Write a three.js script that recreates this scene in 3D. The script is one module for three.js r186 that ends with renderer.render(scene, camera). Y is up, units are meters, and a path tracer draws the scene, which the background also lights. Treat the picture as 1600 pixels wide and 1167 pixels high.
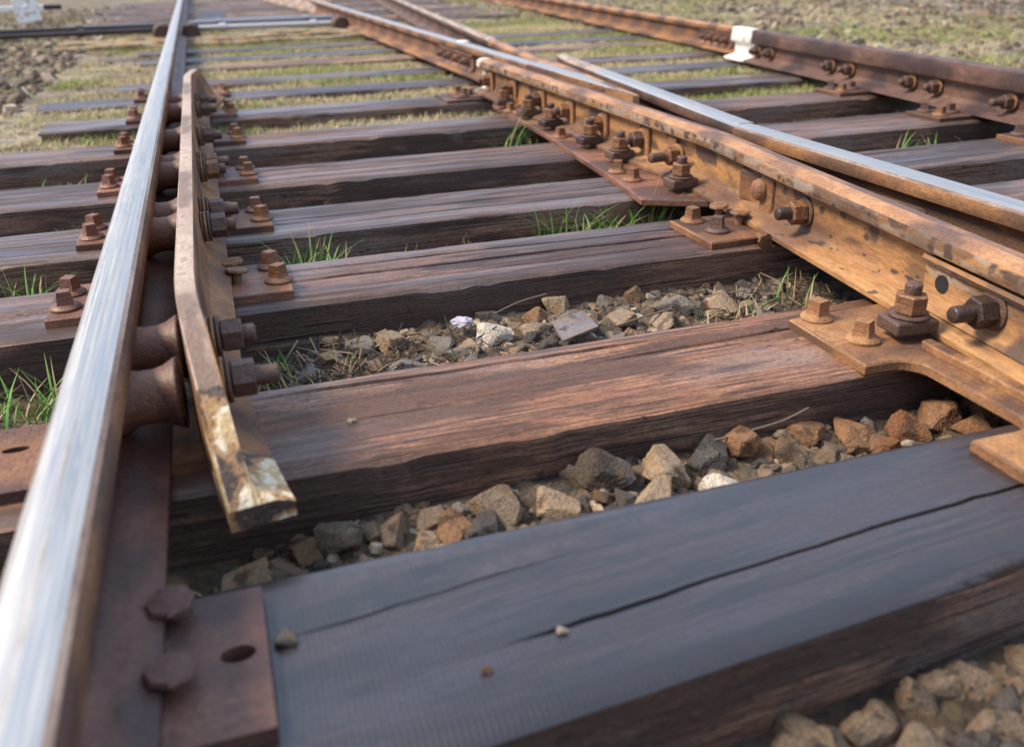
import * as THREE from 'three';
import { mergeGeometries, toCreasedNormals } from 'three/addons/utils/BufferGeometryUtils.js';
import { ConvexGeometry } from 'three/addons/geometries/ConvexGeometry.js';
import { RoundedBoxGeometry } from 'three/addons/geometries/RoundedBoxGeometry.js';

// ---------------------------------------------------------------- camera, sky, sun, exposure
const scene = new THREE.Scene();
const camera = new THREE.PerspectiveCamera(2 * Math.atan(533.5 / 1421.5) * 180 / Math.PI, 1600 / 1067, 0.02, 600);
camera.setViewOffset(1600, 1067, 0, 0, 1600, 1167);
camera.rotation.order = 'YXZ';
camera.rotation.set(-0.4014, -0.30765, -0.02466);
camera.position.set(0.1376, 0.4214, 0);
camera.focus = 1.7; camera.userData.fStop = 3.4;
scene.add(camera);

const SUN = new THREE.Vector3(-0.62, 0.72, -0.16).normalize();
const sun = new THREE.DirectionalLight(0xffecd2, 3.2);
sun.position.copy(SUN).multiplyScalar(12); sun.target.position.set(0.8, 0, -3);
sun.position.add(sun.target.position);
sun.castShadow = true; sun.shadow.radius = 30; sun.shadow.mapSize.set(2048, 2048);
Object.assign(sun.shadow.camera, { left: -9, right: 9, top: 9, bottom: -9, near: 0.5, far: 40 });
scene.add(sun, sun.target);

// ---------------------------------------------------------------- random, noise, textures
function rngOf(seed) { let a = seed >>> 0; return () => { a = (a + 0x6D2B79F5) | 0; let t = Math.imul(a ^ (a >>> 15), 1 | a); t = (t + Math.imul(t ^ (t >>> 7), 61 | t)) ^ t; return ((t ^ (t >>> 14)) >>> 0) / 4294967296; }; }
const TAB = new Float32Array(65536); { const r = rngOf(77); for (let i = 0; i < 65536; i++) TAB[i] = r(); }
const md = (a, n) => { const r = a % n; return r < 0 ? r + n : r; };
function vn(x, y, px, py, s) {               // value noise with a period
  const xi = Math.floor(x), yi = Math.floor(y), fx = x - xi, fy = y - yi, u = fx * fx * (3 - 2 * fx), v = fy * fy * (3 - 2 * fy);
  const x0 = md(xi, px), x1 = md(xi + 1, px), y0 = md(yi, py), y1 = md(yi + 1, py);
  const h = (a, b) => TAB[(a * 7919 + b * 104729 + s * 15731 + ((a * b) & 255) * 31) & 65535];
  return (h(x0, y0) * (1 - u) + h(x1, y0) * u) * (1 - v) + (h(x0, y1) * (1 - u) + h(x1, y1) * u) * v;
}
function fbm(u, v, fx, fy, oct, s) {         // u, v in 0..1
  let a = 0, w = 0.5, t = 0;
  for (let i = 0; i < oct; i++) { a += w * vn(u * fx, v * fy, fx, fy, s + i * 13); t += w; w *= 0.55; fx *= 2; fy *= 2; }
  return a / t;
}
const sm = (a, b, x) => { x = Math.min(1, Math.max(0, (x - a) / (b - a))); return x * x * (3 - 2 * x); };
const mix3 = (a, b, t) => [a[0] + (b[0] - a[0]) * t, a[1] + (b[1] - a[1]) * t, a[2] + (b[2] - a[2]) * t];
const toS = c => 255 * (c <= 0.0031308 ? 12.92 * c : 1.055 * Math.pow(Math.min(1, c), 1 / 2.4) - 0.055);
function tex(w, h, metresU, metresV, colour, fn) {
  const d = new Uint8Array(w * h * 4);
  for (let j = 0, k = 0; j < h; j++) for (let i = 0; i < w; i++, k += 4) {
    const c = fn((i + 0.5) / w, (j + 0.5) / h);
    if (colour) { d[k] = toS(c[0]); d[k + 1] = toS(c[1]); d[k + 2] = toS(c[2]); } else { d[k] = d[k + 1] = d[k + 2] = Math.max(0, Math.min(255, c * 255)); }
    d[k + 3] = 255;
  }
  const t = new THREE.DataTexture(d, w, h); t.wrapS = t.wrapT = THREE.RepeatWrapping; t.magFilter = THREE.LinearFilter; t.minFilter = THREE.LinearMipmapLinearFilter; t.generateMipmaps = true;
  if (colour) t.colorSpace = THREE.SRGBColorSpace;
  t.repeat.set(1 / metresU, 1 / metresV); t.needsUpdate = true; return t;
}
// overcast sky with a little cloud structure, brightest around the veiled sun
{
  const W = 256, H = 128, d = new Float32Array(W * H * 4);
  for (let j = 0; j < H; j++) for (let i = 0; i < W; i++) {
    const u = (i + 0.5) / W, v = (j + 0.5) / H, el = (v - 0.5) * Math.PI, az = (u - 0.5) * 2 * Math.PI;
    const dx = Math.cos(el) * Math.cos(az), dy = Math.sin(el), dz = Math.cos(el) * Math.sin(az);
    const cl = 0.86 + 0.28 * fbm(u, v, 6, 5, 4, 5), cs = Math.max(0, dx * SUN.x + dy * SUN.y + dz * SUN.z);
    const b = (0.52 + 0.22 * Math.pow(cs, 4)) * cl * (dy < 0 ? 0.35 : 1);
    const k = (j * W + i) * 4; d[k] = 0.76 * b; d[k + 1] = 0.94 * b; d[k + 2] = 1.3 * b; d[k + 3] = 1;
  }
  const t = new THREE.DataTexture(d, W, H, THREE.RGBAFormat, THREE.FloatType);
  t.mapping = THREE.EquirectangularReflectionMapping; t.magFilter = t.minFilter = THREE.LinearFilter; t.needsUpdate = true;
  scene.background = t; scene.environment = t;
}
const renderer = new THREE.WebGLRenderer({ antialias: true });
renderer.setSize(1024, 746);
renderer.toneMapping = THREE.LinearToneMapping; renderer.toneMappingExposure = 1.8;
renderer.shadowMap.enabled = true;

// ---------------------------------------------------------------- textures and materials
const rustFn = (dark, mid, light, pit, s) => (u, v) => {
  const a = fbm(u, v, 5, 4, 6, s), b = fbm(u, v, 24, 20, 4, s + 40), c = 0.6 * vn(u * 190, v * 150, 190, 150, s + 70) + 0.4 * vn(u * 400, v * 250, 400, 250, s + 71);
  let col = mix3(dark, mid, sm(0.3, 0.55, a)); col = mix3(col, light, sm(0.48, 0.78, 0.6 * a + 0.4 * b) * 0.9);
  col = mix3(col, pit, sm(0.62, 0.75, b) * 0.5);
  const g = 0.7 + 0.6 * c; return [col[0] * g, col[1] * g, col[2] * g];
};
const T = {};
T.rust = tex(1024, 512, 0.9, 0.45, true, rustFn([0.1, 0.052, 0.031], [0.24, 0.112, 0.046], [0.42, 0.22, 0.09], [0.1, 0.05, 0.03], 1));
T.rustDark = tex(1024, 512, 0.7, 0.35, true, rustFn([0.055, 0.033, 0.027], [0.115, 0.062, 0.042], [0.22, 0.12, 0.07], [0.04, 0.027, 0.024], 9));
T.rustPale = tex(1024, 256, 0.8, 0.2, true, rustFn([0.2, 0.13, 0.09], [0.37, 0.27, 0.2], [0.52, 0.41, 0.32], [0.13, 0.08, 0.055], 15));
T.rustBump = tex(512, 512, 0.25, 0.25, false, (u, v) => 0.5 * fbm(u, v, 16, 16, 4, 21) + 0.3 * vn(u * 120, v * 120, 120, 120, 23) + 0.35 * (1 - sm(0.6, 0.75, fbm(u, v, 30, 30, 2, 27))));
// the flank of the wing rail: v counts round the section from the crown: head side 0.03-0.056, web 0.085-0.145
T.wing = tex(2048, 512, 3.6, 0.55, true, (u, v) => {
  const m = v * 0.55, base = rustFn([0.17, 0.083, 0.038], [0.32, 0.158, 0.058], [0.46, 0.25, 0.1], [0.15, 0.07, 0.035], 31)(u, v);
  const patch = sm(0.5, 0.66, fbm(u, v, 9, 3, 4, 33)), grey = sm(0.4, 0.62, fbm(u, v, 60, 50, 5, 37)), smear = sm(0.5, 0.66, fbm(u, v, 180, 24, 4, 41)) * sm(0.42, 0.66, fbm(u, v, 16, 20, 4, 45));
  let c = base;
  if (m > 0.024 && m < 0.062) { const k = sm(0.024, 0.03, m) * (1 - sm(0.056, 0.062, m)); c = mix3(c, [0.3, 0.25, 0.2], grey * 0.75 * k); c = mix3(c, [0.035, 0.03, 0.03], smear * 0.85 * k); }
  if (m > 0.08 && m < 0.15) { const drip = sm(0.63, 0.7, vn(u * 54, v * 6, 54, 6, 43)) * sm(0.55, 0.3, (m - 0.08) / 0.07 - 0.6 * vn(u * 30, 0.5, 30, 9, 44)); c = mix3(c, [0.06, 0.035, 0.025], Math.max(0, drip) * 0.9); }
  if (m > 0.135) c = mix3(c, [0.1, 0.052, 0.036], patch * 0.75);
  c = mix3(c, [0.08, 0.045, 0.03], sm(0.52, 0.62, fbm(u, v, 22, 7, 5, 47)) * 0.6);
  c = mix3(c, [0.035, 0.028, 0.026], sm(0.72, 0.77, fbm(u, v, 90, 26, 3, 49)) * 0.85);
  return c;
});
T.steel = tex(512, 512, 1.5, 0.12, true, (u, v) => { const s = 0.5 * vn(u * 2, v * 70, 2, 70, 51) + 0.5 * vn(u * 5, v * 25, 5, 25, 53), k = 0.52 + 0.12 * s, r = sm(0.6, 0.85, 0.6 * vn(u * 3, v * 34, 3, 34, 55) + 0.4 * fbm(u, v, 60, 40, 3, 56)) * 0.6; return mix3([k, k * 0.95, k * 0.87], [0.36, 0.28, 0.2], r * 0.8); });
T.steelRough = tex(512, 512, 1.5, 0.12, false, (u, v) => 0.2 + 0.2 * vn(u * 3, v * 60, 3, 60, 57) + 0.3 * fbm(u, v, 14, 24, 4, 59));
const streak = (u, v, s) => 0.3 * fbm(u, v, 5, 60, 3, s) + 0.25 * vn(u * 12, v * 260, 12, 260, s + 3) + 0.25 * vn(u * 26, v * 480, 26, 480, s + 4) + 0.2 * vn(u * 90, v * 330, 90, 330, s + 5);
const hair = (u, v) => { const m = sm(0.42, 0.62, fbm(u, v, 9, 12, 2, 72)), w = 0.006 * fbm(u, v, 24, 6, 2, 73); return m * sm(0.79, 0.87, vn(u * 8, (v + w) * 190, 8, 190, 71)); };
const dentN = (u, v) => sm(0.78, 0.84, fbm(u, v, 110, 60, 2, 69)) * sm(0.5, 0.6, fbm(u, v, 8, 4, 2, 70));
T.wood = tex(2048, 1024, 2.1, 0.52, true, (u, v) => {
  const t = streak(u, v, 61), p = fbm(u, v, 7, 5, 5, 65), q = fbm(u, v, 22, 14, 4, 67), g = fbm(u, v, 200, 90, 2, 68);
  let c = mix3([0.06, 0.038, 0.03], [0.29, 0.2, 0.145], sm(0.34, 0.66, t)); c = mix3(c, [0.2, 0.18, 0.175], sm(0.45, 0.7, p) * 0.7 * (0.5 + g)); c = mix3(c, [0.25, 0.14, 0.09], sm(0.48, 0.75, q) * 0.5);
  c = mix3(c, [0.06, 0.04, 0.033], sm(0.45, 0.58, fbm(u, v, 5, 7, 6, 66)) * 0.8); c = mix3(c, [0.04, 0.026, 0.022], dentN(u, v) * 0.7); c = mix3(c, [0.035, 0.024, 0.02], hair(u, v) * 0.8); const k = 0.66 + 0.68 * vn(u * 500, v * 300, 500, 300, 74); return [c[0] * k, c[1] * k, c[2] * k];
});
T.woodBump = tex(2048, 1024, 2.1, 0.52, false, (u, v) => 0.35 + 0.6 * streak(u, v, 61) - 0.4 * hair(u, v) - 0.25 * dentN(u, v) - 0.2 * sm(0.5, 0.66, fbm(u, v, 5, 7, 4, 66)));
T.sawBump = tex(2048, 256, 2.1, 0.52, false, (u, v) => { const w = Math.round(2.1 / 0.0062) * u + 1.6 * fbm(u, v, 6, 4, 2, 91); return 0.45 * streak(u, v, 61) + 0.42 * sm(0.35, 0.62, fbm(u, v, 5, 4, 3, 93)) * (0.5 + 0.5 * Math.sin(w * 6.283)); });
T.wet = tex(1024, 256, 3.1, 0.8, false, (u, v) => sm(0.42, 0.66, 0.7 * fbm(u, v, 7, 9, 4, 98) + 0.3 * vn(u * 20, v * 130, 20, 130, 99)));
T.woodRough = tex(1024, 256, 2.6, 0.66, false, (u, v) => 0.42 + 0.3 * fbm(u, v, 6, 10, 4, 95) + 0.16 * vn(u * 30, v * 110, 30, 110, 97));
T.stone = tex(512, 512, 0.22, 0.22, true, (u, v) => { const a = fbm(u, v, 5, 5, 5, 101), b = vn(u * 90, v * 90, 90, 90, 103), k = 0.55 + 0.75 * a; let c = mix3([0.75 * k, 0.72 * k, 0.68 * k], [0.8 * k, 0.56 * k, 0.34 * k], sm(0.48, 0.66, fbm(u, v, 6, 6, 3, 107)) * 0.8); c = mix3(c, [0.16, 0.14, 0.13], sm(0.6, 0.72, fbm(u, v, 9, 9, 4, 109)) * 0.75); const g = 0.7 + 0.55 * b; return [c[0] * g, c[1] * g, c[2] * g]; });
T.stoneBump = tex(512, 512, 0.12, 0.12, false, (u, v) => 0.7 * fbm(u, v, 7, 7, 5, 111) + 0.3 * vn(u * 100, v * 100, 100, 100, 113));
T.soil = tex(1024, 1024, 1.9, 1.9, true, (u, v) => { const a = fbm(u, v, 6, 6, 5, 121), b = vn(u * 170, v * 170, 170, 170, 123), q = fbm(u, v, 50, 50, 2, 127); let c = mix3([0.11, 0.085, 0.055], [0.29, 0.235, 0.15], sm(0.3, 0.7, a)); c = mix3(c, [0.17, 0.165, 0.15], sm(0.55, 0.68, q) * 0.7); c = mix3(c, [0.035, 0.027, 0.02], sm(0.42, 0.3, q) * 0.6); const g = 0.6 + 0.8 * b; return [c[0] * g, c[1] * g, c[2] * g]; });
T.soilBump = tex(512, 512, 0.8, 0.8, false, (u, v) => 0.6 * fbm(u, v, 20, 20, 4, 131) + 0.4 * vn(u * 150, v * 150, 150, 150, 133));
T.paint = tex(512, 512, 0.3, 0.3, true, (u, v) => { const a = fbm(u, v, 9, 9, 5, 141) - 0.05 + 0.32 * sm(0.22, 0.42, u), b = fbm(u, v, 26, 26, 3, 143); let c = mix3([0.5, 0.35, 0.17], [0.72, 0.62, 0.45], sm(0.4, 0.65, b)); c = mix3(c, [0.3, 0.15, 0.05], sm(0.42, 0.52, a) * 0.9); return mix3(c, [0.07, 0.045, 0.033], sm(0.56, 0.64, a) * (1 - sm(0.72, 0.85, a) * 0.8)); });
T.white = tex(256, 256, 0.25, 0.25, true, (u, v) => mix3([0.78, 0.76, 0.7], [0.42, 0.3, 0.2], sm(0.6, 0.72, fbm(u, v, 9, 9, 4, 151)) * 0.8));

const std = (o) => new THREE.MeshStandardMaterial(o);
const col = (r, g, b) => new THREE.Color().setRGB(r, g, b);
const M = {
  rust: std({ map: T.rust, bumpMap: T.rustBump, bumpScale: 0.0012, roughness: 0.74 }),
  rustWing: std({ map: T.wing, bumpMap: T.rustBump, bumpScale: 0.0011, roughness: 0.66 }),
  rustDark: std({ map: T.rustDark, bumpMap: T.rustBump, bumpScale: 0.0015, roughness: 0.58 }),
  rustFoot: std({ map: T.rustDark, color: col(1.1, 0.95, 0.98), bumpMap: T.rustBump, bumpScale: 0.001, roughness: 0.5 }),
  rustGuard: std({ map: T.rustDark, color: col(1.0, 1.02, 1.15), bumpMap: T.rustBump, bumpScale: 0.0012, roughness: 0.5 }),
  rustRed: std({ map: T.rustDark, color: col(1.75, 1.45, 1.25), bumpMap: T.rustBump, bumpScale: 0.0013, roughness: 0.52 }),
  rustPlate: std({ map: T.rust, color: col(0.72, 0.68, 0.72), bumpMap: T.rustBump, bumpScale: 0.0016, roughness: 0.6 }),
  rustPale: std({ map: T.rustPale, bumpMap: T.rustBump, bumpScale: 0.001, roughness: 0.5 }),
  rustSand: std({ map: T.rust, color: col(1.35, 1.4, 1.5), bumpMap: T.rustBump, bumpScale: 0.001, roughness: 0.55 }),
  steel: std({ map: T.steel, roughnessMap: T.steelRough, roughness: 1, metalness: 1, bumpMap: T.rustBump, bumpScale: 0.00012 }),
  worn: std({ map: T.rustPale, color: col(0.85, 0.8, 0.78), metalness: 0.55, roughness: 0.42, bumpMap: T.rustBump, bumpScale: 0.0003 }),
  oil: std({ map: T.rustDark, color: col(0.5, 0.55, 0.62), roughness: 0.38, bumpMap: T.rustBump, bumpScale: 0.0008 }),
  paint: std({ map: T.paint, bumpMap: T.rustBump, bumpScale: 0.0025, roughness: 0.6 }),
  white: std({ map: T.white, roughness: 0.6, bumpMap: T.rustBump, bumpScale: 0.001 }),
  black: std({ color: col(0.02, 0.02, 0.022), roughness: 0.5 }),
  soil: std({ map: T.soil, bumpMap: T.soilBump, bumpScale: 0.012, roughness: 1 }),
};
const woodTop = (r, g, b, rough, bump = T.woodBump, bs = 0.0028, coat = 0.22) => new THREE.MeshPhysicalMaterial({ map: T.wood, color: col(r, g, b), bumpMap: bump, bumpScale: bs, roughnessMap: T.woodRough, roughness: rough, clearcoat: coat, clearcoatMap: coat > 0.95 ? null : T.wet, clearcoatRoughness: coat > 0.95 ? 0.3 : 0.34 });
const W = {
  red: woodTop(1.12, 0.78, 0.56, 0.95, T.woodBump, 0.003, 0.5), grey: woodTop(0.56, 0.52, 0.54, 0.85, T.woodBump, 0.003, 0.9), brown: woodTop(0.68, 0.54, 0.48, 0.9, T.woodBump, 0.003, 0.8), tar: woodTop(0.12, 0.115, 0.15, 0.65, T.sawBump, 0.0011, 0.97), dark: woodTop(0.5, 0.52, 0.6, 0.65), pale: woodTop(1.5, 1.4, 1.2, 1.2),
  side: std({ map: T.wood, color: col(0.8, 0.68, 0.6), bumpMap: T.woodBump, bumpScale: 0.004, roughness: 0.75 }),
};
const STONES = [[0.36, 0.27, 0.18], [0.23, 0.205, 0.175], [0.27, 0.145, 0.072], [0.1, 0.085, 0.075], [0.7, 0.63, 0.53], [0.22, 0.165, 0.115]].map(c => std({ map: T.stone, color: col(...c), bumpMap: T.stoneBump, bumpScale: 0.006, roughness: 0.8 }));

// ---------------------------------------------------------------- helpers
const used = {};
function numbered(n) { used[n] = (used[n] ?? -1) + 1; return used[n] ? n + '_' + String(used[n]).padStart(3, '0') : n; }
function shade(o) { o.castShadow = o.receiveShadow = true; return o; }
function mesh(name, geo, mat, parent) { const m = shade(new THREE.Mesh(geo, mat)); m.name = name; parent.add(m); return m; }
function thing(name, label, category, pos = [0, 0, 0], group) { const g = new THREE.Group(); g.name = numbered(name); g.position.set(...pos); g.userData = { label, category }; if (group) g.userData.group = group; scene.add(g); return g; }
function single(name, geo, mat, label, category, group) { const m = mesh(numbered(name), geo, mat, scene); m.userData = { label, category }; if (group) m.userData.group = group; return m; }
function structure(name, geo, mat) { const m = mesh(name, geo, mat, scene); m.userData = { kind: 'structure' }; return m; }
function boxUV(geo, off = 0) {               // uv in metres by the dominant direction of each face
  const g = geo.index ? geo.toNonIndexed() : geo, p = g.attributes.position, uv = new Float32Array(p.count * 2), a = new THREE.Vector3(), b = new THREE.Vector3(), c = new THREE.Vector3();
  for (let i = 0; i < p.count; i += 3) {
    a.fromBufferAttribute(p, i); b.fromBufferAttribute(p, i + 1); c.fromBufferAttribute(p, i + 2);
    const n = b.clone().sub(a).cross(c.clone().sub(a)), ax = Math.abs(n.x), ay = Math.abs(n.y), az = Math.abs(n.z);
    [a, b, c].forEach((q, k) => { const s = ay >= ax && ay >= az ? [q.x, q.z] : ax >= az ? [q.z, q.y] : [q.x, q.y]; uv[(i + k) * 2] = s[0] + off; uv[(i + k) * 2 + 1] = s[1] + off * 0.7; });
  }
  g.setAttribute('uv', new THREE.BufferAttribute(uv, 2)); return g;
}
const at = (g, x, y, z) => g.translate(x, y, z);
const strip = g => { const q = g.index ? g.toNonIndexed() : g; for (const k of Object.keys(q.attributes)) if (!['position', 'normal', 'uv'].includes(k)) q.deleteAttribute(k); return q; };
const join = (...gs) => boxUV(mergeGeometries(gs.map(strip)));
const rbox = (w, h, d, r = 0.002) => boxUV(new RoundedBoxGeometry(w, h, d, 1, r));
// a closed section carried along a path in plan; uv in metres (length, way round the section)
function sweep(st, prof, { faces = null, caps = true, v0 = 0, crease = 0.7 } = {}) {
  const n = st.length, pos = [], uv = [], P = [], L = [0];
  for (let i = 0; i < n; i++) {
    const a = st[Math.max(0, i - 1)], b = st[Math.min(n - 1, i + 1)], dx = b.x - a.x, dz = b.z - a.z, l = Math.hypot(dx, dz), rx = -dz / l, rz = dx / l;
    if (i) L.push(L[i - 1] + Math.hypot(st[i].x - st[i - 1].x, st[i].z - st[i - 1].z));
    const pr = st[i].prof || prof; P.push(pr.map(q => [st[i].x + rx * q[0], (st[i].y || 0) + q[1], st[i].z + rz * q[0]]));
  }
  const m = prof.length, V = [v0]; for (let j = 0; j < m; j++) V.push(V[j] + Math.hypot(prof[(j + 1) % m][0] - prof[j][0], prof[(j + 1) % m][1] - prof[j][1]));
  for (let i = 0; i < n - 1; i++) for (let j = 0; j < m; j++) {
    if (faces && !faces.has(j)) continue;
    const k = (j + 1) % m, q = [[i, j], [i + 1, j], [i + 1, k], [i, j], [i + 1, k], [i, k]];
    for (const [a, b] of q) { pos.push(...P[a][b]); uv.push(L[a] + (st[0].u0 || 0), b === k && k === 0 ? V[m] : V[b]); }
  }
  if (caps) for (const [i, flip] of [[0, false], [n - 1, true]]) {
    const pr = st[i].prof || prof, tri = THREE.ShapeUtils.triangulateShape(pr.map(q => new THREE.Vector2(q[0], q[1])), []);
    for (const t of tri) for (const b of flip ? [t[0], t[2], t[1]] : t) { pos.push(...P[i][b]); uv.push(pr[b][0], pr[b][1]); }
  }
  const g = new THREE.BufferGeometry(); g.setAttribute('position', new THREE.Float32BufferAttribute(pos, 3)); g.setAttribute('uv', new THREE.Float32BufferAttribute(uv, 2));
  g.computeVertexNormals(); return toCreasedNormals(g, crease);
}
function slab(pts, y0, y1, bevel = 0.0015, holes = []) {    // flat plate from an outline in plan (x, z)
  const s = new THREE.Shape(pts.map(p => new THREE.Vector2(p[0], -p[1]))); for (const h of holes) { const q = []; for (let i = 0; i < 16; i++) { const a = -i * Math.PI / 8; q.push(new THREE.Vector2(h[0] + h[2] * Math.cos(a), -h[1] + h[3] * Math.sin(a))); } s.holes.push(new THREE.Path(q)); }
  const g = new THREE.ExtrudeGeometry(s, { depth: y1 - y0 - 2 * bevel, bevelEnabled: !holes.length, bevelThickness: bevel, bevelSize: bevel, bevelOffset: -bevel, bevelSegments: 1, curveSegments: 10 });
  g.rotateX(-Math.PI / 2); g.translate(0, y0 + (holes.length ? 2 * bevel : bevel), 0); return boxUV(g, pts[0][1]);
}
const lathe = (pts, seg = 20) => new THREE.LatheGeometry(pts.map(p => new THREE.Vector2(p[0], p[1])), seg);
function hex(r, h) { const s = new THREE.Shape(); for (let i = 0; i < 6; i++) { const a = i * Math.PI / 3; i ? s.lineTo(r * Math.cos(a), r * Math.sin(a)) : s.moveTo(r, 0); } const g = new THREE.ExtrudeGeometry(s, { depth: h - 0.004, bevelEnabled: true, bevelThickness: 0.002, bevelSize: 0.002, bevelOffset: -0.002, bevelSegments: 1 }); g.rotateX(-Math.PI / 2); g.translate(0, 0.002, 0); return g; }   // axis +y from 0

// small iron parts, shared geometry, all with their axis along +y
const G = {};
{
  const head = new THREE.CylinderGeometry(0.0155, 0.0195, 0.026, 4, 1); head.rotateY(Math.PI / 4); head.translate(0, 0.021, 0);
  G.screw = join(lathe([[0, 0], [0.027, 0], [0.0275, 0.004], [0.024, 0.0075], [0.017, 0.0105], [0.012, 0.011]], 18), head);
  G.spike = join(lathe([[0.009, -0.01], [0.009, 0.02], [0.014, 0.0215], [0.0225, 0.022], [0.0235, 0.0245], [0.021, 0.0275], [0, 0.0285]], 8));
  G.spike = toCreasedNormals(G.spike, 0.5); G.screw = toCreasedNormals(G.screw, 0.6);
  G.nut = boxUV(hex(0.025, 0.03));
  G.nutSmall = boxUV(hex(0.02, 0.024));
  const thread = []; for (let i = 0; i <= 16; i++) thread.push([0.0125 + (i % 2) * 0.0012, i * 0.0025]); thread.push([0.0105, 0.0425], [0, 0.043]);
  G.thread = join(lathe([[0.0125, -0.02], ...thread], 14));
  G.washer = join(lathe([[0.013, 0], [0.03, 0], [0.031, 0.0025], [0.03, 0.006], [0.013, 0.006]], 20));
  G.clamp = (() => { const s = new RoundedBoxGeometry(0.075, 0.024, 0.058, 2, 0.006); s.translate(0, 0.012, 0); return boxUV(s); })();
  G.round = join(lathe([[0.03, 0], [0.03, 0.006], [0.027, 0.014], [0.019, 0.02], [0.008, 0.023], [0, 0.0235]], 20));
  G.ear = (() => { const s = new RoundedBoxGeometry(0.014, 0.084, 0.046, 2, 0.0065); return boxUV(s); })();
  G.barrel = join(lathe([[0, 0], [0.046, 0], [0.044, 0.008], [0.037, 0.018], [0.034, 0.03], [0.034, 0.048], [0.037, 0.06], [0.044, 0.072], [0.047, 0.08], [0, 0.08]], 26));
}
// a bolt whose axis points along dir from p: shank end, nut, washers
function bolt(parent, p, dir, { nut = G.nut, washers = 2, out = 0, matN = M.rustDark, matT = M.rustDark, spin = 0.3 } = {}) {
  const b = new THREE.Group(); b.name = 'bolt'; b.position.set(...p); b.quaternion.setFromUnitVectors(new THREE.Vector3(0, 1, 0), new THREE.Vector3(...dir).normalize()); parent.add(b);
  let y = 0; for (let i = 0; i < washers; i++) { const w = mesh('washer', G.washer, i % 2 ? M.rust : M.rustDark, b); w.position.y = y; y += 0.0068; }
  const n = mesh('nut', nut, matN, b); n.position.y = y; n.rotation.y = spin; y += nut === G.nut ? 0.03 : 0.024;
  const t = mesh('thread', G.thread, matT, b); t.position.y = y - 0.024 + out; return b;
}
function coachScrew(parent, x, y, z, mat = M.rustPlate, turn = 0) { const s = mesh('coach_screw', G.screw, mat, parent); s.position.set(x, y, z); s.rotation.y = turn; s.rotation.x = 0.04 * Math.sin(turn * 7); return s; }
function spike(parent, x, y, z, tilt = 0, mat = M.rustPlate) { const s = mesh('spike', G.spike, mat, parent); s.position.set(x, y, z); s.rotation.z = tilt; s.rotation.x = tilt * 0.6; return s; }

// ---------------------------------------------------------------- the ground
const TOP = -0.165;                                        // top of the sleepers; rail crown is y = 0
function ground(x, z) {
  let y = z > -3 ? -0.272 : z > -4.4 ? -0.272 + 0.082 * (-3 - z) / 1.4 : -0.188;
  y += 0.03 * sm(0.1, 0.3, x) * (sm(-1.27, -1.36, z) * sm(-1.95, -1.6, z) + 0.8 * sm(-0.8, -0.86, z) * sm(-1.1, -1.0, z));
  const e = Math.max(sm(-0.62, -0.85, x), sm(3.45, 3.8, x)); y = y * (1 - e) + (-0.19 + (x > 3 ? 0.02 : 0)) * e;
  const u = x / 16 + 0.5, v = z / 16 + 0.5; y += 0.05 * (fbm(u, v, 40, 40, 4, 201) - 0.5) * (z > -3 && !e ? 0.7 : 0.9) + 0.02 * (fbm(u, v, 8, 8, 2, 203) - 0.5);
  return y;
}
{
  const xs = [], zs = [];
  for (const x of [-160, -80, -40, -22, -14, -10, -8, -6.5, -5.4, -4.6, -4, -3.5, -3.1, -2.8, -2.5, -2.3, -2.1, -1.95]) xs.push(x);
  for (let x = -1.85; x < 4.6; x += 0.045) xs.push(x); for (let x = 4.6; x < 9; x += 0.16) xs.push(x); for (const x of [9.4, 10, 11, 13, 17, 25, 45, 90, 160]) xs.push(x);
  for (const z of [160, 60, 25, 10, 4, 2, 1.2, 0.8]) zs.push(z); for (let z = 0.6; z > -9; z -= 0.045) zs.push(z); for (let z = -9; z > -20; z -= 0.2) zs.push(z); for (const z of [-20.5, -22, -25, -30, -40, -60, -100, -200]) zs.push(z);
  const pos = [], uv = [], idx = [], nx = xs.length;
  for (const z of zs) for (const x of xs) { pos.push(x, ground(x, z), z); uv.push(x, z); }
  for (let j = 0; j < zs.length - 1; j++) for (let i = 0; i < nx - 1; i++) { const a = j * nx + i; idx.push(a, a + 1, a + nx, a + 1, a + nx + 1, a + nx); }
  const g = new THREE.BufferGeometry(); g.setAttribute('position', new THREE.Float32BufferAttribute(pos, 3)); g.setAttribute('uv', new THREE.Float32BufferAttribute(uv, 2)); g.setIndex(idx); g.computeVertexNormals();
  structure('ground', g, M.soil);
}

{ // dark oily dirt in the cribs between the near sleepers
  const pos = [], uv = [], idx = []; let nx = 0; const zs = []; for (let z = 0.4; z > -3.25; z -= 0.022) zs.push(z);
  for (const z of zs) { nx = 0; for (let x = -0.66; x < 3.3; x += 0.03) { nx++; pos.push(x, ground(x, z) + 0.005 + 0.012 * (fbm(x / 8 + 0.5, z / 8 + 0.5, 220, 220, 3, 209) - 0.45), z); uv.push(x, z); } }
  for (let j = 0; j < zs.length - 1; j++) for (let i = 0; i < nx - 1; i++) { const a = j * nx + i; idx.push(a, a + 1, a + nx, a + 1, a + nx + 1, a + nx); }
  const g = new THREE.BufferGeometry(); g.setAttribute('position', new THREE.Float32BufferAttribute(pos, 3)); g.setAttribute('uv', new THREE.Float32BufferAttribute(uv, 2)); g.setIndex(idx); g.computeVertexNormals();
  structure('crib_soil', g, std({ map: T.soil, color: col(0.36, 0.31, 0.27), bumpMap: T.soilBump, bumpScale: 0.01, roughness: 0.95 }));
}

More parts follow.
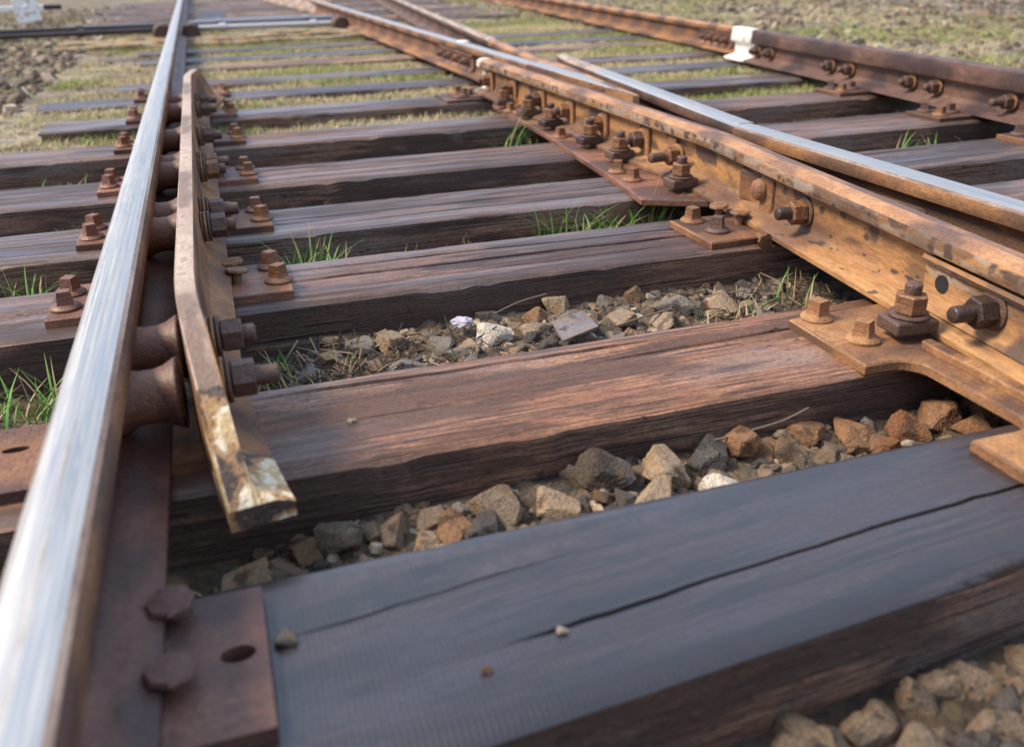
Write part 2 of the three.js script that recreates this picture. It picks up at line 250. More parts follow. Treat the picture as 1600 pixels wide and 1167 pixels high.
// ---------------------------------------------------------------- sleepers
// top and flanks are one surface; cracks are real grooves whose rows of points follow the crack
function sleeperGeo({ x0, x1, zf, zb, seed, cracks = [], h = 0.16, worn = 1, skew = 0 }) {
  const r = rngOf(seed), nu = Math.ceil((x1 - x0) / 0.028), w = zf - zb, rows = [], cs = [...cracks].sort((a, b) => a.v0 - b.v0);
  // rows: {v(x) 0 back..1 front, dip(x), side 0/1, y}
  const add = (f, dip) => rows.push({ f, dip, top: 1 });
  rows.push({ f: () => 0, y: -h, top: 0 }, { f: () => 0, y: -h * 0.5, top: 0 }, { f: () => 0, y: -0.012, top: 0, edge: 1 });
  let prev = () => 0.03; add(prev, () => 0.0008); rows[rows.length - 1].edge = 0.3;
  const span = (f0, f1, k) => { for (let i = 1; i < k; i++) { const t = i / k; add(x => f0(x) * (1 - t) + f1(x) * t, () => 0); } };
  for (const c of cs) {
    const path = x => c.v0 + (c.v1 - c.v0) * ((x - c.x0) / (c.x1 - c.x0)) + 0.03 * (vn(x * 5 + 3, c.v0 * 50 + seed, 999, 999, seed) - 0.5) + 0.012 * (vn(x * 34, seed, 999, 999, seed + 1) - 0.5);
    const env = x => sm(c.x0, c.x0 + 0.12, x) * (1 - sm(c.x1 - 0.15, c.x1, x)) * (0.55 + 0.6 * vn(x * 7, 3, 999, 999, seed + 4)), hw = x => 0.002 / w + (c.w * env(x)) / w / 2;
    const fa = x => path(x) - hw(x), fb = x => path(x) + hw(x);
    span(prev, fa, 4); add(fa, () => 0); add(path, x => c.d * env(x)); add(fb, () => (c.lip || 0)); prev = fb;
  }
  span(prev, () => 0.97, 4); add(() => 0.97, () => 0.0008); rows[rows.length - 1].edge = 0.3;
  rows.push({ f: () => 1, y: -0.012, top: 0, edge: 1 }, { f: () => 1, y: -h * 0.5, top: 0 }, { f: () => 1, y: -h, top: 0 });
  const grid = rows.map((q, ri) => { const a = []; for (let i = 0; i <= nu; i++) {
    const x = x0 + (x1 - x0) * i / nu, s = rows.length - ri < ri ? 1 : 0, e1 = fbm(x / 8 + 0.5, 0.3 + s * 0.4, 90, 10, 4, seed + 9), chip = sm(0.64, 0.72, fbm(x / 8 + 0.5, 0.2 + s * 0.5, 130, 10, 3, seed + 12));
    let v = q.f(x), y = q.top ? -(q.dip(x)) : q.y, z = zb + (w + skew * (x - 0.43)) * v;
    if (q.edge === 1) { y = -0.006 - (0.004 * e1 + 0.009 * chip) * worn; z += (s ? -1 : 1) * (0.001 + 0.004 * chip * worn); }
    if (q.edge === 0.3) { z += (s ? -1 : 1) * (0.001 + 0.005 * e1 + 0.009 * chip) * worn; y -= 0.002 * worn * e1; }
    if (q.top) y += 0.005 * (fbm(x / 8 + 0.5, v, 24, 3, 3, seed + 15) - 0.5) * worn;
    else if (!q.edge) z += 0.008 * (fbm(x / 8 + 0.5, 0.5 + y, 30, 8, 3, seed + 17) - 0.5);
    a.push([x, y, z + 0.006 * (fbm(x / 8 + 0.5, s * 0.5, 12, 4, 2, seed + 20) - 0.5)]);
  } return a; });
  const ou = r() * 2, ov = r() * 2, V = [0]; for (let j = 1; j < rows.length; j++) { const m = nu >> 1; V.push(V[j - 1] + Math.hypot(grid[j][m][1] - grid[j - 1][m][1], grid[j][m][2] - grid[j - 1][m][2])); }
  const A = { pos: [], uv: [] }, B = { pos: [], uv: [] };
  for (let j = 0; j < rows.length - 1; j++) { const t = (rows[j].top || rows[j].edge) && (rows[j + 1].top || rows[j + 1].edge) ? A : B;
    for (let i = 0; i < nu; i++) for (const [a, b] of [[j, i], [j + 1, i], [j + 1, i + 1], [j, i], [j + 1, i + 1], [j, i + 1]]) { t.pos.push(...grid[a][b]); t.uv.push(grid[a][b][0] + ou, V[a] + ov); } }
  for (const i of [0, nu]) for (let j = 1; j < rows.length - 1; j++) for (const [a, b] of i ? [[0, i], [j, i], [j + 1, i]] : [[0, i], [j + 1, i], [j, i]]) { B.pos.push(...grid[a][b]); B.uv.push(grid[a][b][2] * 1.5 + ou, grid[a][b][1]); }
  const g = new THREE.BufferGeometry(); g.setAttribute('position', new THREE.Float32BufferAttribute([...A.pos, ...B.pos], 3)); g.setAttribute('uv', new THREE.Float32BufferAttribute([...A.uv, ...B.uv], 2));
  const q = toCreasedNormals(g, 0.75); q.clearGroups(); q.addGroup(0, A.pos.length / 3, 0); q.addGroup(A.pos.length / 3, B.pos.length / 3, 1); return q;
}
const SL = [   // front z, back z, tone, left end, right end
  [-0.545, -0.82, 'tar', -0.62, 3.05], [-1.013, -1.283, 'red', -0.64, 3.1], [-1.624, -1.891, 'brown', -0.62, 3.15], [-2.107, -2.371, 'grey', -0.63, 3.2], [-2.636, -2.916, 'brown', -0.66, 3.3],
  [-3.285, -3.54, 'brown', -0.7, 3.3], [-3.93, -4.185, 'grey', -0.5, 3.35], [-4.56, -4.815, 'dark', -0.6, 3.4], [-5.13, -5.38, 'grey', -0.3, 3.45], [-5.95, -6.2, 'pale', -0.2, 3.5], [-6.46, -6.72, 'dark', -0.25, 3.6], [-7.15, -7.4, 'grey', -0.3, 3.7],
];
const ORD = ['second', 'third', 'fourth', 'fifth', 'sixth', 'seventh', 'eighth', 'ninth', 'tenth', 'eleventh', 'twelfth', 'thirteenth', 'fourteenth', 'fifteenth', 'sixteenth', 'seventeenth', 'eighteenth', 'nineteenth', 'twentieth'];
const whichSleeper = i => i === 0 ? 'the blue-black sleeper' : i === 1 ? 'the reddish-brown sleeper' : i === 2 ? 'the first sleeper past the reddish-brown one' : `the ${ORD[i - 3]} sleeper past the reddish-brown one`;
const CR = [
  [{ v0: 0.36, v1: 0.27, x0: 0.1, x1: 0.46, w: 0.002, d: 0.006 }, { v0: 0.66, v1: 0.5, x0: 0.28, x1: 1.25, w: 0.003, d: 0.008 }],
  [{ v0: 0.14, v1: 0.17, x0: 0.1, x1: 0.82, w: 0.008, d: 0.016 }, { v0: 0.33, v1: 0.3, x0: 0.62, x1: 1.2, w: 0.003, d: 0.006 }, { v0: 0.56, v1: 0.55, x0: 0.2, x1: 0.5, w: 0.002, d: 0.004 }],
  [{ v0: 0.22, v1: 0.3, x0: 0.2, x1: 1.3, w: 0.005, d: 0.012 }, { v0: 0.48, v1: 0.5, x0: 0.24, x1: 1.22, w: 0.006, d: 0.014, lip: 0.0015 }, { v0: 0.74, v1: 0.7, x0: 0.5, x1: 1.1, w: 0.003, d: 0.006 }],
];
SL.forEach(([zf, zb, tone, x0, x1], i) => {
  const r = rngOf(300 + i), cr = CR[i] || [0.2, 0.45, 0.7].map(v => { const a = r() * 1.2 - 0.4; return { v0: v + 0.1 * r(), v1: v + 0.1 * r(), x0: a, x1: a + 0.8 + r() * 1.4, w: 0.003 + 0.005 * r(), d: 0.006 + 0.01 * r() }; });
  const g = sleeperGeo({ x0, x1, zf, zb, seed: 40 + i * 7, cracks: cr, worn: i === 0 ? 0.4 : 0.6, skew: i === 0 ? -0.065 : 0 }); g.translate(0, TOP, 0);
  const label = i === 0 ? 'smooth blue-black wooden sleeper with saw marks and long cracks' : i === 1 ? 'reddish-brown wooden sleeper beneath the painted flared end of the guard rail' : 'weathered wooden sleeper, ' + (i === 2 ? 'first' : ORD[i - 3]) + ' beyond the reddish-brown one';
  single('wooden_sleeper', g, [W[tone], W.side], label, 'sleeper', 'wooden sleepers under the turnout');
});
const far = []; for (let i = 0; i < 13; i++) far.push(-9.75 - i * 0.57);
far.forEach((z, k) => { const g = sleeperGeo({ x0: -1.0 - 0.25 * (k % 3) * 0.4, x1: 3.4, zf: z, zb: z - 0.26, seed: 500 + k, cracks: [{ v0: 0.4, v1: 0.45, x0: 0, x1: 2, w: 0.005, d: 0.01 }] }); g.translate(0, TOP + 0.01, 0);
  single('wooden_sleeper', g, [W[k % 3 === 1 ? 'pale' : k % 3 ? 'grey' : 'brown'], W.side], `weathered wooden sleeper, ${k ? ORD[k - 1] : 'first'} beyond the dark point rods`, 'sleeper', 'wooden sleepers beyond the point rods'); });

// ---------------------------------------------------------------- rails
const half = [[0, 0], [-0.012, -0.0004], [-0.022, -0.002], [-0.028, -0.0048], [-0.032, -0.0095], [-0.0335, -0.0145], [-0.0338, -0.032], [-0.0325, -0.0355], [-0.0115, -0.0455], [-0.008, -0.052], [-0.007, -0.062], [-0.007, -0.11], [-0.009, -0.119], [-0.015, -0.1255], [-0.03, -0.13], [-0.0595, -0.1365], [-0.0625, -0.139], [-0.0625, -0.1475], [-0.061, -0.149]];
const RAIL = [...half, ...half.slice(1).reverse().map(p => [-p[0], p[1]])];
const NR = RAIL.length, shine = new Set([0, 1, 2, 3, NR - 1, NR - 2, NR - 3, NR - 4]), shineL = new Set([0, 1, 2, 3, 4, NR - 1, NR - 2, NR - 3]), rest = s => new Set([...Array(NR).keys()].filter(j => !s.has(j)));
const line = (x0, z0, x1, z1, n = 4, y = 0) => Array.from({ length: n + 1 }, (_, i) => ({ x: x0 + (x1 - x0) * i / n, z: z0 + (z1 - z0) * i / n, y }));
const flank = new Set([3, 4, 5, 6, 7, NR - 4, NR - 5, NR - 6, NR - 7, NR - 8]);
function rail(name, label, stations, top, body, faces = shine, foot = null) {
  const t = thing(name, label, 'rail'), rs = rest(faces);
  if (foot) { mesh('head_flank', sweep(stations, RAIL, { faces: new Set([...rs].filter(j => flank.has(j))), caps: false }), body, t); mesh('web_and_foot', sweep(stations, RAIL, { faces: new Set([...rs].filter(j => !flank.has(j))) }), foot, t); }
  else mesh('rail_body', sweep(stations, RAIL, { faces: rs }), body, t); const sh = [NR - 3, NR - 4, 3, 4].filter(j => faces.has(j) && (foot ? j > 9 : true)); mesh('running_surface', sweep(stations, RAIL, { faces: new Set([...faces].filter(j => top !== M.steel || !sh.includes(j))), caps: false }), top, t); if (top === M.steel) mesh('worn_shoulder', sweep(stations, RAIL, { faces: new Set(sh), caps: false }), M.worn, t); return t;
}
// left running rail and its continuation beyond the joint
const leftRail = rail('running_rail', 'polished running rail beside the flared guard rail', line(-0.0335, 1.2, -0.0335, -4.525, 8), M.steel, M.rust, shineL, M.rustFoot);
const leftFar = rail('running_rail', 'polished running rail beyond the joint at the far end of the flared guard rail', line(-0.0335, -4.531, -0.0335, -32, 12), M.steel, M.rust, shineL, M.rustFoot);
// joint bars bolted in the web
function jointBar(parent, pts, side, mat = M.rustDark) { const s = side, prof = [[s * 0.0085, -0.05], [s * 0.026, -0.044], [s * 0.03, -0.05], [s * 0.026, -0.058], [s * 0.019, -0.062], [s * 0.019, -0.104], [s * 0.03, -0.118], [s * 0.037, -0.1275], [s * 0.02, -0.122], [s * 0.0085, -0.112]]; if (side > 0) prof.reverse(); return mesh('joint_bar', sweep(pts, prof), mat, parent); }
jointBar(leftRail, line(-0.0335, -4.2, -0.0335, -4.52, 1), -1); jointBar(leftRail, line(-0.0335, -4.2, -0.0335, -4.52, 1), 1);
for (const z of [-4.28, -4.42]) { bolt(leftRail, [-0.0525, -0.083, z], [-1, 0, 0], { nut: G.nutSmall, washers: 1 }); }

// guard rail: an angle section, its ends flared to the right and cut down
const GP = [[0.002, 0.02], [0, 0.017], [0, -0.149], [0.072, -0.149], [0.073, -0.131], [0.052, -0.122], [0.036, -0.112], [0.031, -0.095], [0.029, -0.06], [0.029, 0.017], [0.027, 0.02], [0.014, 0.0208]];
const cutY = z => z > -1.15 ? 0.0208 - 2.05 * Math.pow(z + 1.15, 2) : z < -4.12 ? 0.0208 - (-4.12 - z) * 0.55 : 1;
const gx = z => 0.055 + (z > -1.34 ? 0.19 * Math.pow(z + 1.34, 2) : 0) + (z < -3.85 ? 0.22 * Math.pow(-3.85 - z, 1.5) : 0);
const gst = (z0, z1, n) => Array.from({ length: n + 1 }, (_, i) => { const z = z0 + (z1 - z0) * i / n, c = cutY(z); return { x: gx(z), z, prof: GP.map(([x, y]) => [x, Math.max(-0.1475 + (y < -0.14 ? -0.0015 : 0), Math.min(y, c))]) }; });
{
  const t = thing('guard_rail', 'rusty angle-section guard rail with flared ends, bolted beside the polished rail', 'guard rail');
  const topF = new Set([10, 11, 0]), bodyF = new Set([1, 2, 3, 4, 5, 6, 7, 8, 9]);
  mesh('guard_body', sweep(gst(-1.0, -4.36, 90), GP, { faces: bodyF, crease: 0.5 }), M.rust, t);
  mesh('top_edge', sweep(gst(-1.0, -4.36, 90), GP, { faces: topF, caps: false }), M.rustPale, t);
  const e = mesh('flared_end', sweep(gst(-0.885, -1.0, 12), GP, { crease: 0.5 }), M.paint, t); e.userData.label = 'sloping cut end with flaking cream and yellow paint';
  for (const z of [-1.275, -1.118, -1.9, -2.03, -2.475, -2.57, -3.0, -3.58, -3.83]) {
    const b = mesh('spacer_block', G.barrel, M.rustRed, t); b.rotation.z = -Math.PI / 2; b.rotation.x = 0; b.position.set(-0.026, -0.078, z);
    bolt(t, [gx(z) + 0.0295, -0.072, z - 0.003], [1, 0, 0], { washers: 3, spin: z * 9, matN: z < -2.4 && z > -2.6 ? M.rustPlate : M.rustDark, out: [0.006, 0.0, 0.012][Math.round(-z * 10) % 3] });
  }
}

// the crossing: two gauge lines meet at 1 in 9
const Z0 = -2.55, K = 0.111, XA = 1.435, xb = z => XA + K * (Z0 - z);
{
  const t = thing('crossing_nose', 'pointed crossing nose where the polished and the rusty rail meet', 'rail crossing');
  const za = -2.74, zc = -3.78, N = 20, strip2 = (f0, f1, y1, y0) => { const L = [], R = []; for (let i = 0; i <= N; i++) { const z = za + (zc - za) * i / N; L.push([f0(z), z]); R.unshift([f1(z), z]); } return slab([...L, ...R], y0, y1, 0.002); };
  const mid = z => XA + 0.0045 + Math.max(0, Math.min(0.058, (-2.88 - z) * 0.13));
  mesh('running_surface', strip2(z => XA + 0.005, z => mid(z) + 0.001, 0, -0.005), M.steel, t); mesh('nose_head', strip2(z => XA + 0.003, mid, -0.0035, -0.048), M.rustWing, t);
  mesh('nose_flank', strip2(z => mid(z) + 0.0005, z => xb(z) + 0.004, -0.003, -0.05), M.rustSand, t);
  mesh('nose_web', strip2(z => XA + 0.008, z => xb(z) - 0.004, -0.0485, -0.131), M.rustDark, t);
  mesh('nose_foot', strip2(z => XA - 0.02, z => xb(z) + 0.02, -0.1315, -0.149), M.rustDark, t);
  const a = rail('running_rail', 'polished rail running away from the crossing nose', line(XA + 0.0335, -3.784, XA + 0.0335, -32, 12), M.steel, M.rust);
  const b0 = xb(-3.784) - 0.0335 * 1.006, bx = z => b0 + K * (-3.784 - z);
  rail('crossing_rail', 'short rusty rail between the crossing nose and the next joint', line(bx(-3.784), -3.784, bx(-5.04), -5.04, 3, -0.003), M.rustSand, M.rust, shine);
  rail('running_rail', 'pale rusty rail diverging beyond the crossing nose', line(bx(-5.05), -5.05, bx(-32), -32, 12, -0.002), M.rustPale, M.rustDark, shine);
  jointBar(a, line(XA + 0.0335, -4.66, XA + 0.0335, -5.36, 2), -1, M.rustRed); for (const z of [-4.76, -4.92, -5.1, -5.26]) bolt(a, [XA + 0.0145, -0.083, z], [-1, 0, 0], { nut: G.nutSmall, washers: 1, matN: M.rustRed });
  const d = mesh('paint_dab', (() => { const s = new THREE.SphereGeometry(0.034, 12, 6); s.scale(1, 0.12, 1.8); return boxUV(s); })(), M.white, a); d.position.set(XA + 0.05, 0.0, -4.98);
}
// left wing rail
const wx = z => z < -2.05 ? 1.345 - (z < -3.9 ? (-3.9 - z) * 0.06 : 0) : 1.345 - K * (z + 2.05);
const wst = (z0, z1, n) => Array.from({ length: n + 1 }, (_, i) => { const z = z0 + (z1 - z0) * i / n; return { x: wx(z), z }; });
const wing = thing('wing_rail', 'rusty orange wing rail with a row of bolts and dark grease stains', 'wing rail');
{
  mesh('rail_body', sweep(wst(1.2, -4.07, 90), RAIL, { faces: rest(shine), crease: 0.6 }), M.rustWing, wing);
  mesh('head_top', sweep(wst(1.2, -4.07, 90), RAIL, { faces: shine, caps: false, crease: 0.6 }), M.rustSand, wing);
  const e = mesh('painted_end', sweep(wst(-4.04, -4.078, 1), RAIL.map(([x, y]) => [x * 1.05, y > -0.07 ? y * 0.98 + 0.0015 : y - 0.0005])), M.white, wing); e.userData.label = 'cream painted rail end';
  const side = (z, d) => [wx(z) - d, 0, z];
  [[-3.97, 0], [-3.66, 0.012], [-3.32, 0], [-3.03, 0.004], [-2.74, 0.008], [-2.44, 0.0]].forEach(([z, o], i) => {
    const ear = mesh('bracket', G.ear, M.rust, wing); ear.position.set(wx(z) - 0.013, -0.088, z + 0.022);
    bolt(wing, [wx(z) - 0.0075, -0.083, z], [-1, 0, 0], { washers: 2, out: o, matN: i % 3 === 2 ? M.rustDark : M.rustPlate, spin: i });
  });
  { const z = -2.22, ear = mesh('bracket', G.ear, M.rust, wing); ear.position.set(wx(z) - 0.013, -0.086, z - 0.03); bolt(wing, [wx(z) - 0.0075, -0.09, z], [-1, 0, 0.1], { washers: 2, out: 0.035, matN: M.rustPlate }); const s = mesh('shank', join(new THREE.CylinderGeometry(0.0125, 0.0125, 0.05, 14)), M.rustPlate, wing); s.rotation.z = Math.PI / 2; s.position.set(wx(z) - 0.07, -0.09, z + 0.005); }
  { const z = -1.745, ear = mesh('bracket', G.ear, M.rustPlate, wing); ear.position.set(wx(z) - 0.012, -0.09, z + 0.014); ear.scale.set(1, 1.15, 1.1); const rd = mesh('rivet', G.round, M.rustPlate, wing); rd.rotation.z = Math.PI / 2; rd.position.set(wx(z) - 0.018, -0.078, z - 0.006); rd.scale.setScalar(0.85); }
  bolt(wing, [wx(-1.565) - 0.0075, -0.083, -1.565], [-1, 0, -K], { washers: 1, out: 0.012, matN: M.rustPlate, matT: M.oil, spin: 0.1 });
  const fst = Array.from({ length: 8 }, (_, i) => ({ x: wx(-1.15 + i * 0.1), z: -1.15 + i * 0.1 })).reverse();
  jointBar(wing, fst, -1, M.rustWing);
  bolt(wing, [wx(-0.985) - 0.019, -0.084, -0.985], [-1, 0, -K], { washers: 1, out: 0.016, matN: M.oil, matT: M.oil });
  bolt(wing, [wx(-0.82) - 0.019, -0.084, -0.82], [-1, 0, -K], { washers: 1, matN: M.oil, matT: M.oil });
  const hole = mesh('bolt_hole', join(new THREE.CylinderGeometry(0.015, 0.015, 0.003, 18)), M.black, wing); hole.rotation.z = Math.PI / 2; hole.position.set(wx(-1.105) - 0.0195, -0.083, -1.105);
}
// right wing rail: rusty flared part, then polished rail from the knuckle on
{
  const rx = z => xb(z) + 0.058 + 0.0335 + (z < -3.85 ? (-3.85 - z) * 0.1 : 0), a = Array.from({ length: 31 }, (_, i) => { const z = -2.125 - i * 0.065; return { x: rx(z), z }; });
  const t = thing('wing_rail', 'wing rail with dark flank and rusty blunt end, beside the crossing nose', 'wing rail');
  mesh('rail_body', sweep(a, RAIL, { faces: rest(shine) }), M.rustDark, t);
  mesh('head_top', sweep(a.slice(20), RAIL, { faces: shine, caps: false }), M.rustPale, t); mesh('running_surface', sweep(a.slice(0, 21), RAIL, { faces: shine, caps: false }), M.steel, t);
  const n = rail('running_rail', 'polished rail with orange flank, running on from the wing rail knuckle', line(XA + 0.0335, 1.2, XA + 0.0335, -2.118, 5), M.steel, M.rust);
  const f = thing('filler_block', 'brown cast filler block between the rusty wing rail and the polished rail', 'block', [1.37, -0.13, -1.62]);
  const g = new RoundedBoxGeometry(0.1, 0.085, 0.5, 3, 0.016); g.translate(0, 0.0425, 0); mesh('block', boxUV(g), M.rustPlate, f); f.rotation.y = 0.055; f.position.x = 1.366;
}
// right-hand stock rail and its guard rail
const xr = z => 2.879 + K * (Z0 - z);
{
  const t = rail('running_rail', 'rusty orange outer rail behind the guard rail with the white painted end', line(xr(-1) + 0.034, 0.6, xr(-30) + 0.034, -30, 1).map((s, i) => ({ z: s.z, x: xr(s.z) + 0.034 })), M.rustSand, M.rust);
  jointBar(t, [-5.02, -5.5].map(z => ({ x: xr(z) + 0.034, z })), -1, M.rustRed); for (const z of [-5.1, -5.2, -5.32, -5.42]) bolt(t, [xr(z) + 0.014, -0.083, z], [-1, 0, 0], { nut: G.nutSmall, washers: 1, matN: M.rustRed });
  const P2 = [[0, 0.018], [-0.036, 0.018], [-0.044, 0.012], [-0.052, -0.046], [-0.047, -0.054], [-0.026, -0.064], [-0.022, -0.075], [-0.022, -0.115], [-0.032, -0.126], [-0.088, -0.138], [-0.09, -0.148], [0, -0.148]];
  const g = thing('guard_rail', 'dark brown guard rail with a white painted end and paired bolts', 'guard rail');
  const st = (z0, z1, n) => Array.from({ length: n + 1 }, (_, i) => { const z = z0 + (z1 - z0) * i / n; return { x: xr(z) - 0.05 + (z < -4.5 ? (z + 4.5) * 0.03 : 0), z }; });
  mesh('guard_body', sweep(st(0.4, -4.78, 40), P2), M.rustGuard, g);
  const e = mesh('painted_end', sweep(st(-4.55, -4.786, 2), P2.map(([x, y]) => [x < -0.01 ? x - 0.002 : x + 0.001, y > 0 ? y + 0.002 : y < -0.14 ? y + 0.0005 : y])), M.white, g); e.userData.label = 'white painted end';
  for (const [z, o] of [[-4.5, 0], [-4.35, 0], [-3.74, 0], [-3.575, 0.01], [-3.12, 0.004], [-2.955, 0.004], [-2.545, 0.03]]) bolt(g, [xr(z) - 0.073, -0.088, z], [-1, 0, -K], { washers: 2, out: o, spin: z * 5 });
}

// ---------------------------------------------------------------- plates, screws, clamps
const PT = -0.1495;                                            // top of the plates
SL.forEach(([zf, zb], i) => {
  if (i > 7) return; const r = rngOf(900 + i), zc = (zf + zb) / 2 - 0.005, hw = 0.088 + 0.008 * r(), dx = 0.006 * (r() - 0.5);
  const xl = -0.193 + dx, xr2 = i === 0 ? 0.118 : i === 1 ? 0.115 : 0.238 + dx;
  const t = thing('tie_plate', 'rusty tie plate beneath the polished rail on ' + whichSleeper(i), 'tie plate', [0, 0, 0], 'tie plates under the polished rail');
  mesh('plate', slab([[xl, zc - hw], [xr2, zc - hw], [xr2, zc + hw], [xl, zc + hw]], TOP - 0.004, PT, 0.002, i === 0 ? [[0.092, -0.69, 0.016, 0.011]] : i === 1 ? [[-0.163, -1.175, 0.017, 0.008]] : []), i === 0 ? M.rustFoot : i % 2 ? M.rustPlate : M.rustRed, t);
  if (i !== 1) for (const s of [-1, 1]) coachScrew(t, xl + 0.03, PT, zc + s * 0.042, r() < 0.5 ? M.rustPlate : M.rustRed, r() * 3);
  if (i > 1) { coachScrew(t, xr2 - 0.03, PT, zc - 0.065 + 0.01 * r(), M.rustRed, r() * 3); coachScrew(t, xr2 - 0.022, PT, zc + 0.032, M.rustPlate, r() * 3); if (i < 5) { spike(t, 0.137, PT, zc - 0.05, 0.1); spike(t, 0.138, PT, zc + 0.012, -0.14); } }
  if (i === 0) { spike(t, 0.036, PT - 0.007, -0.765, 0.06, M.rustFoot); spike(t, 0.036, PT - 0.007, -0.668, -0.05, M.rustFoot); }
});
function clampOn(t, x, z, turn = 0, dark = false) { const c = mesh('clamp', G.clamp, dark ? M.oil : M.rustDark, t); c.position.set(x, PT + 0.0115, z); c.rotation.y = turn; bolt(t, [x, PT + 0.0355, z], [0.02, 1, 0.02], { nut: G.nut, washers: 1, matN: dark ? M.rustPlate : M.rustPlate, matT: dark ? M.oil : M.rustDark, spin: z * 3 }); }
{ // long plate under the crossing
  const t = thing('crossing_plate', 'long tapering rusty plate under the bolted wing rail', 'base plate');
  mesh('plate', slab([[1.26, -3.72], [1.72, -3.72], [1.66, -2.02], [1.28, -1.955], [1.135, -2.035], [1.165, -2.27], [1.193, -2.62], [1.228, -3.0]], TOP - 0.003, PT, 0.003), M.rustRed, t);
  for (const [x, z] of [[1.272, -3.6], [1.275, -3.31], [1.274, -3.06], [1.272, -2.7], [1.268, -2.46], [1.262, -2.07]]) clampOn(t, x, z, 0.05, z > -3.1 && z < -2.5);
  for (const [x, z, a] of [[1.268, -3.5, 0.3], [1.288, -3.45, 1], [1.248, -2.9, 0.2], [1.205, -2.335, 0.9], [1.2, -2.225, 0.5]]) coachScrew(t, x, PT, z, M.rustPlate, a);
}
{ // plate on the first sleeper beyond the reddish-brown one, under the wing rail
  const t = thing('tie_plate', 'dark rusty tie plate with loose bolts under the wing rail, beside the round rivet', 'tie plate');
  mesh('plate', slab([[1.108, -1.83], [1.36, -1.83], [1.36, -1.655], [1.225, -1.64], [1.108, -1.635]], TOP - 0.003, PT, 0.003), M.rustPlate, t);
  coachScrew(t, 1.15, PT, -1.8, M.rustPlate, 0.2); coachScrew(t, 1.162, PT, -1.708, M.rustDark, 0.8); spike(t, 1.232, PT, -1.822, 0.12); spike(t, 1.236, PT, -1.742, -0.1);
  const b = mesh('bolt_head', G.spike, M.rustPlate, t); b.rotation.x = Math.PI / 2 + 0.2; b.position.set(1.222, PT + 0.002, -1.63); b.scale.setScalar(0.8);
}
{ // linked plates under the joint of the wing rail
  const t = thing('tie_plate', 'orange rusty linked tie plate on the reddish-brown sleeper under the wing rail joint', 'tie plate');
  const arc = (cx, cz, r, a0, a1) => Array.from({ length: 9 }, (_, i) => { const a = a0 + (a1 - a0) * i / 8; return [cx + r * Math.cos(a), cz + r * Math.sin(a)]; });
  mesh('plate', slab([[1.008, -1.205], [1.27, -1.215], [1.27, -0.52], [0.985, -0.52], [0.985, -0.775], ...arc(1.055, -0.81, 0.035, Math.PI / 2, 0), ...arc(1.05, -0.965, 0.04, 0, -Math.PI / 2), [1.006, -1.005]].reverse(), TOP - 0.003, PT, 0.003), M.rust, t);
  coachScrew(t, 1.052, PT, -1.19, M.rust, 0.25); coachScrew(t, 1.062, PT, -1.085, M.rust, 0.55); clampOn(t, 1.135, -1.075, -0.1);
  coachScrew(t, 1.035, PT, -0.7, M.rust, 0.4); coachScrew(t, 1.035, PT, -0.6, M.rust, 0.9);
  const rib = mesh('rib', rbox(0.02, 0.016, 0.66, 0.004), M.rust, t); rib.position.set(1.133, PT + 0.006, -0.88); rib.rotation.y = 0.0; rib.scale.z = 0.45;
}
[[3, -0.02], [4, 0.02], [5, -0.01]].forEach(([i, o]) => { // plates of the right-hand guard rail
  const zc = (SL[i][0] + SL[i][1]) / 2 + o, x = xr(zc) - 0.05, t = thing('tie_plate', 'brown plate under white-ended guard rail on ' + whichSleeper(i), 'tie plate', [0, 0, 0], 'tie plates under the white-ended guard rail');
  mesh('plate', slab([[x - 0.24, zc - 0.09], [x + 0.2, zc - 0.09], [x + 0.2, zc + 0.09], [x - 0.24, zc + 0.09]], TOP - 0.003, PT, 0.002), M.rustPlate, t);
  coachScrew(t, x - 0.2, PT, zc + 0.045, M.rustPlate, 0.3); coachScrew(t, x - 0.19, PT, zc - 0.05, M.rustDark, 0.9); coachScrew(t, x - 0.125, PT, zc + 0.01, M.rustDark, 1.4);
});
{ const t = thing('tie_plate', 'stacked rusty plates under the cream painted end of the wing rail', 'tie plate', [0, 0, 0]);
  mesh('plate', slab([[1.12, -4.17], [1.7, -4.17], [1.7, -3.94], [1.12, -3.94]], TOP - 0.003, TOP + 0.01, 0.002), M.rustDark, t); mesh('plate', slab([[1.17, -4.14], [1.6, -4.14], [1.6, -3.97], [1.17, -3.97]], TOP + 0.0085, PT, 0.001), M.rustPlate, t);
  coachScrew(t, 1.21, PT, -4.1, M.rustPlate, 0.2); coachScrew(t, 1.215, PT, -4.01, M.rustDark, 0.7); spike(t, 1.262, PT, -4.06, 0.1); }

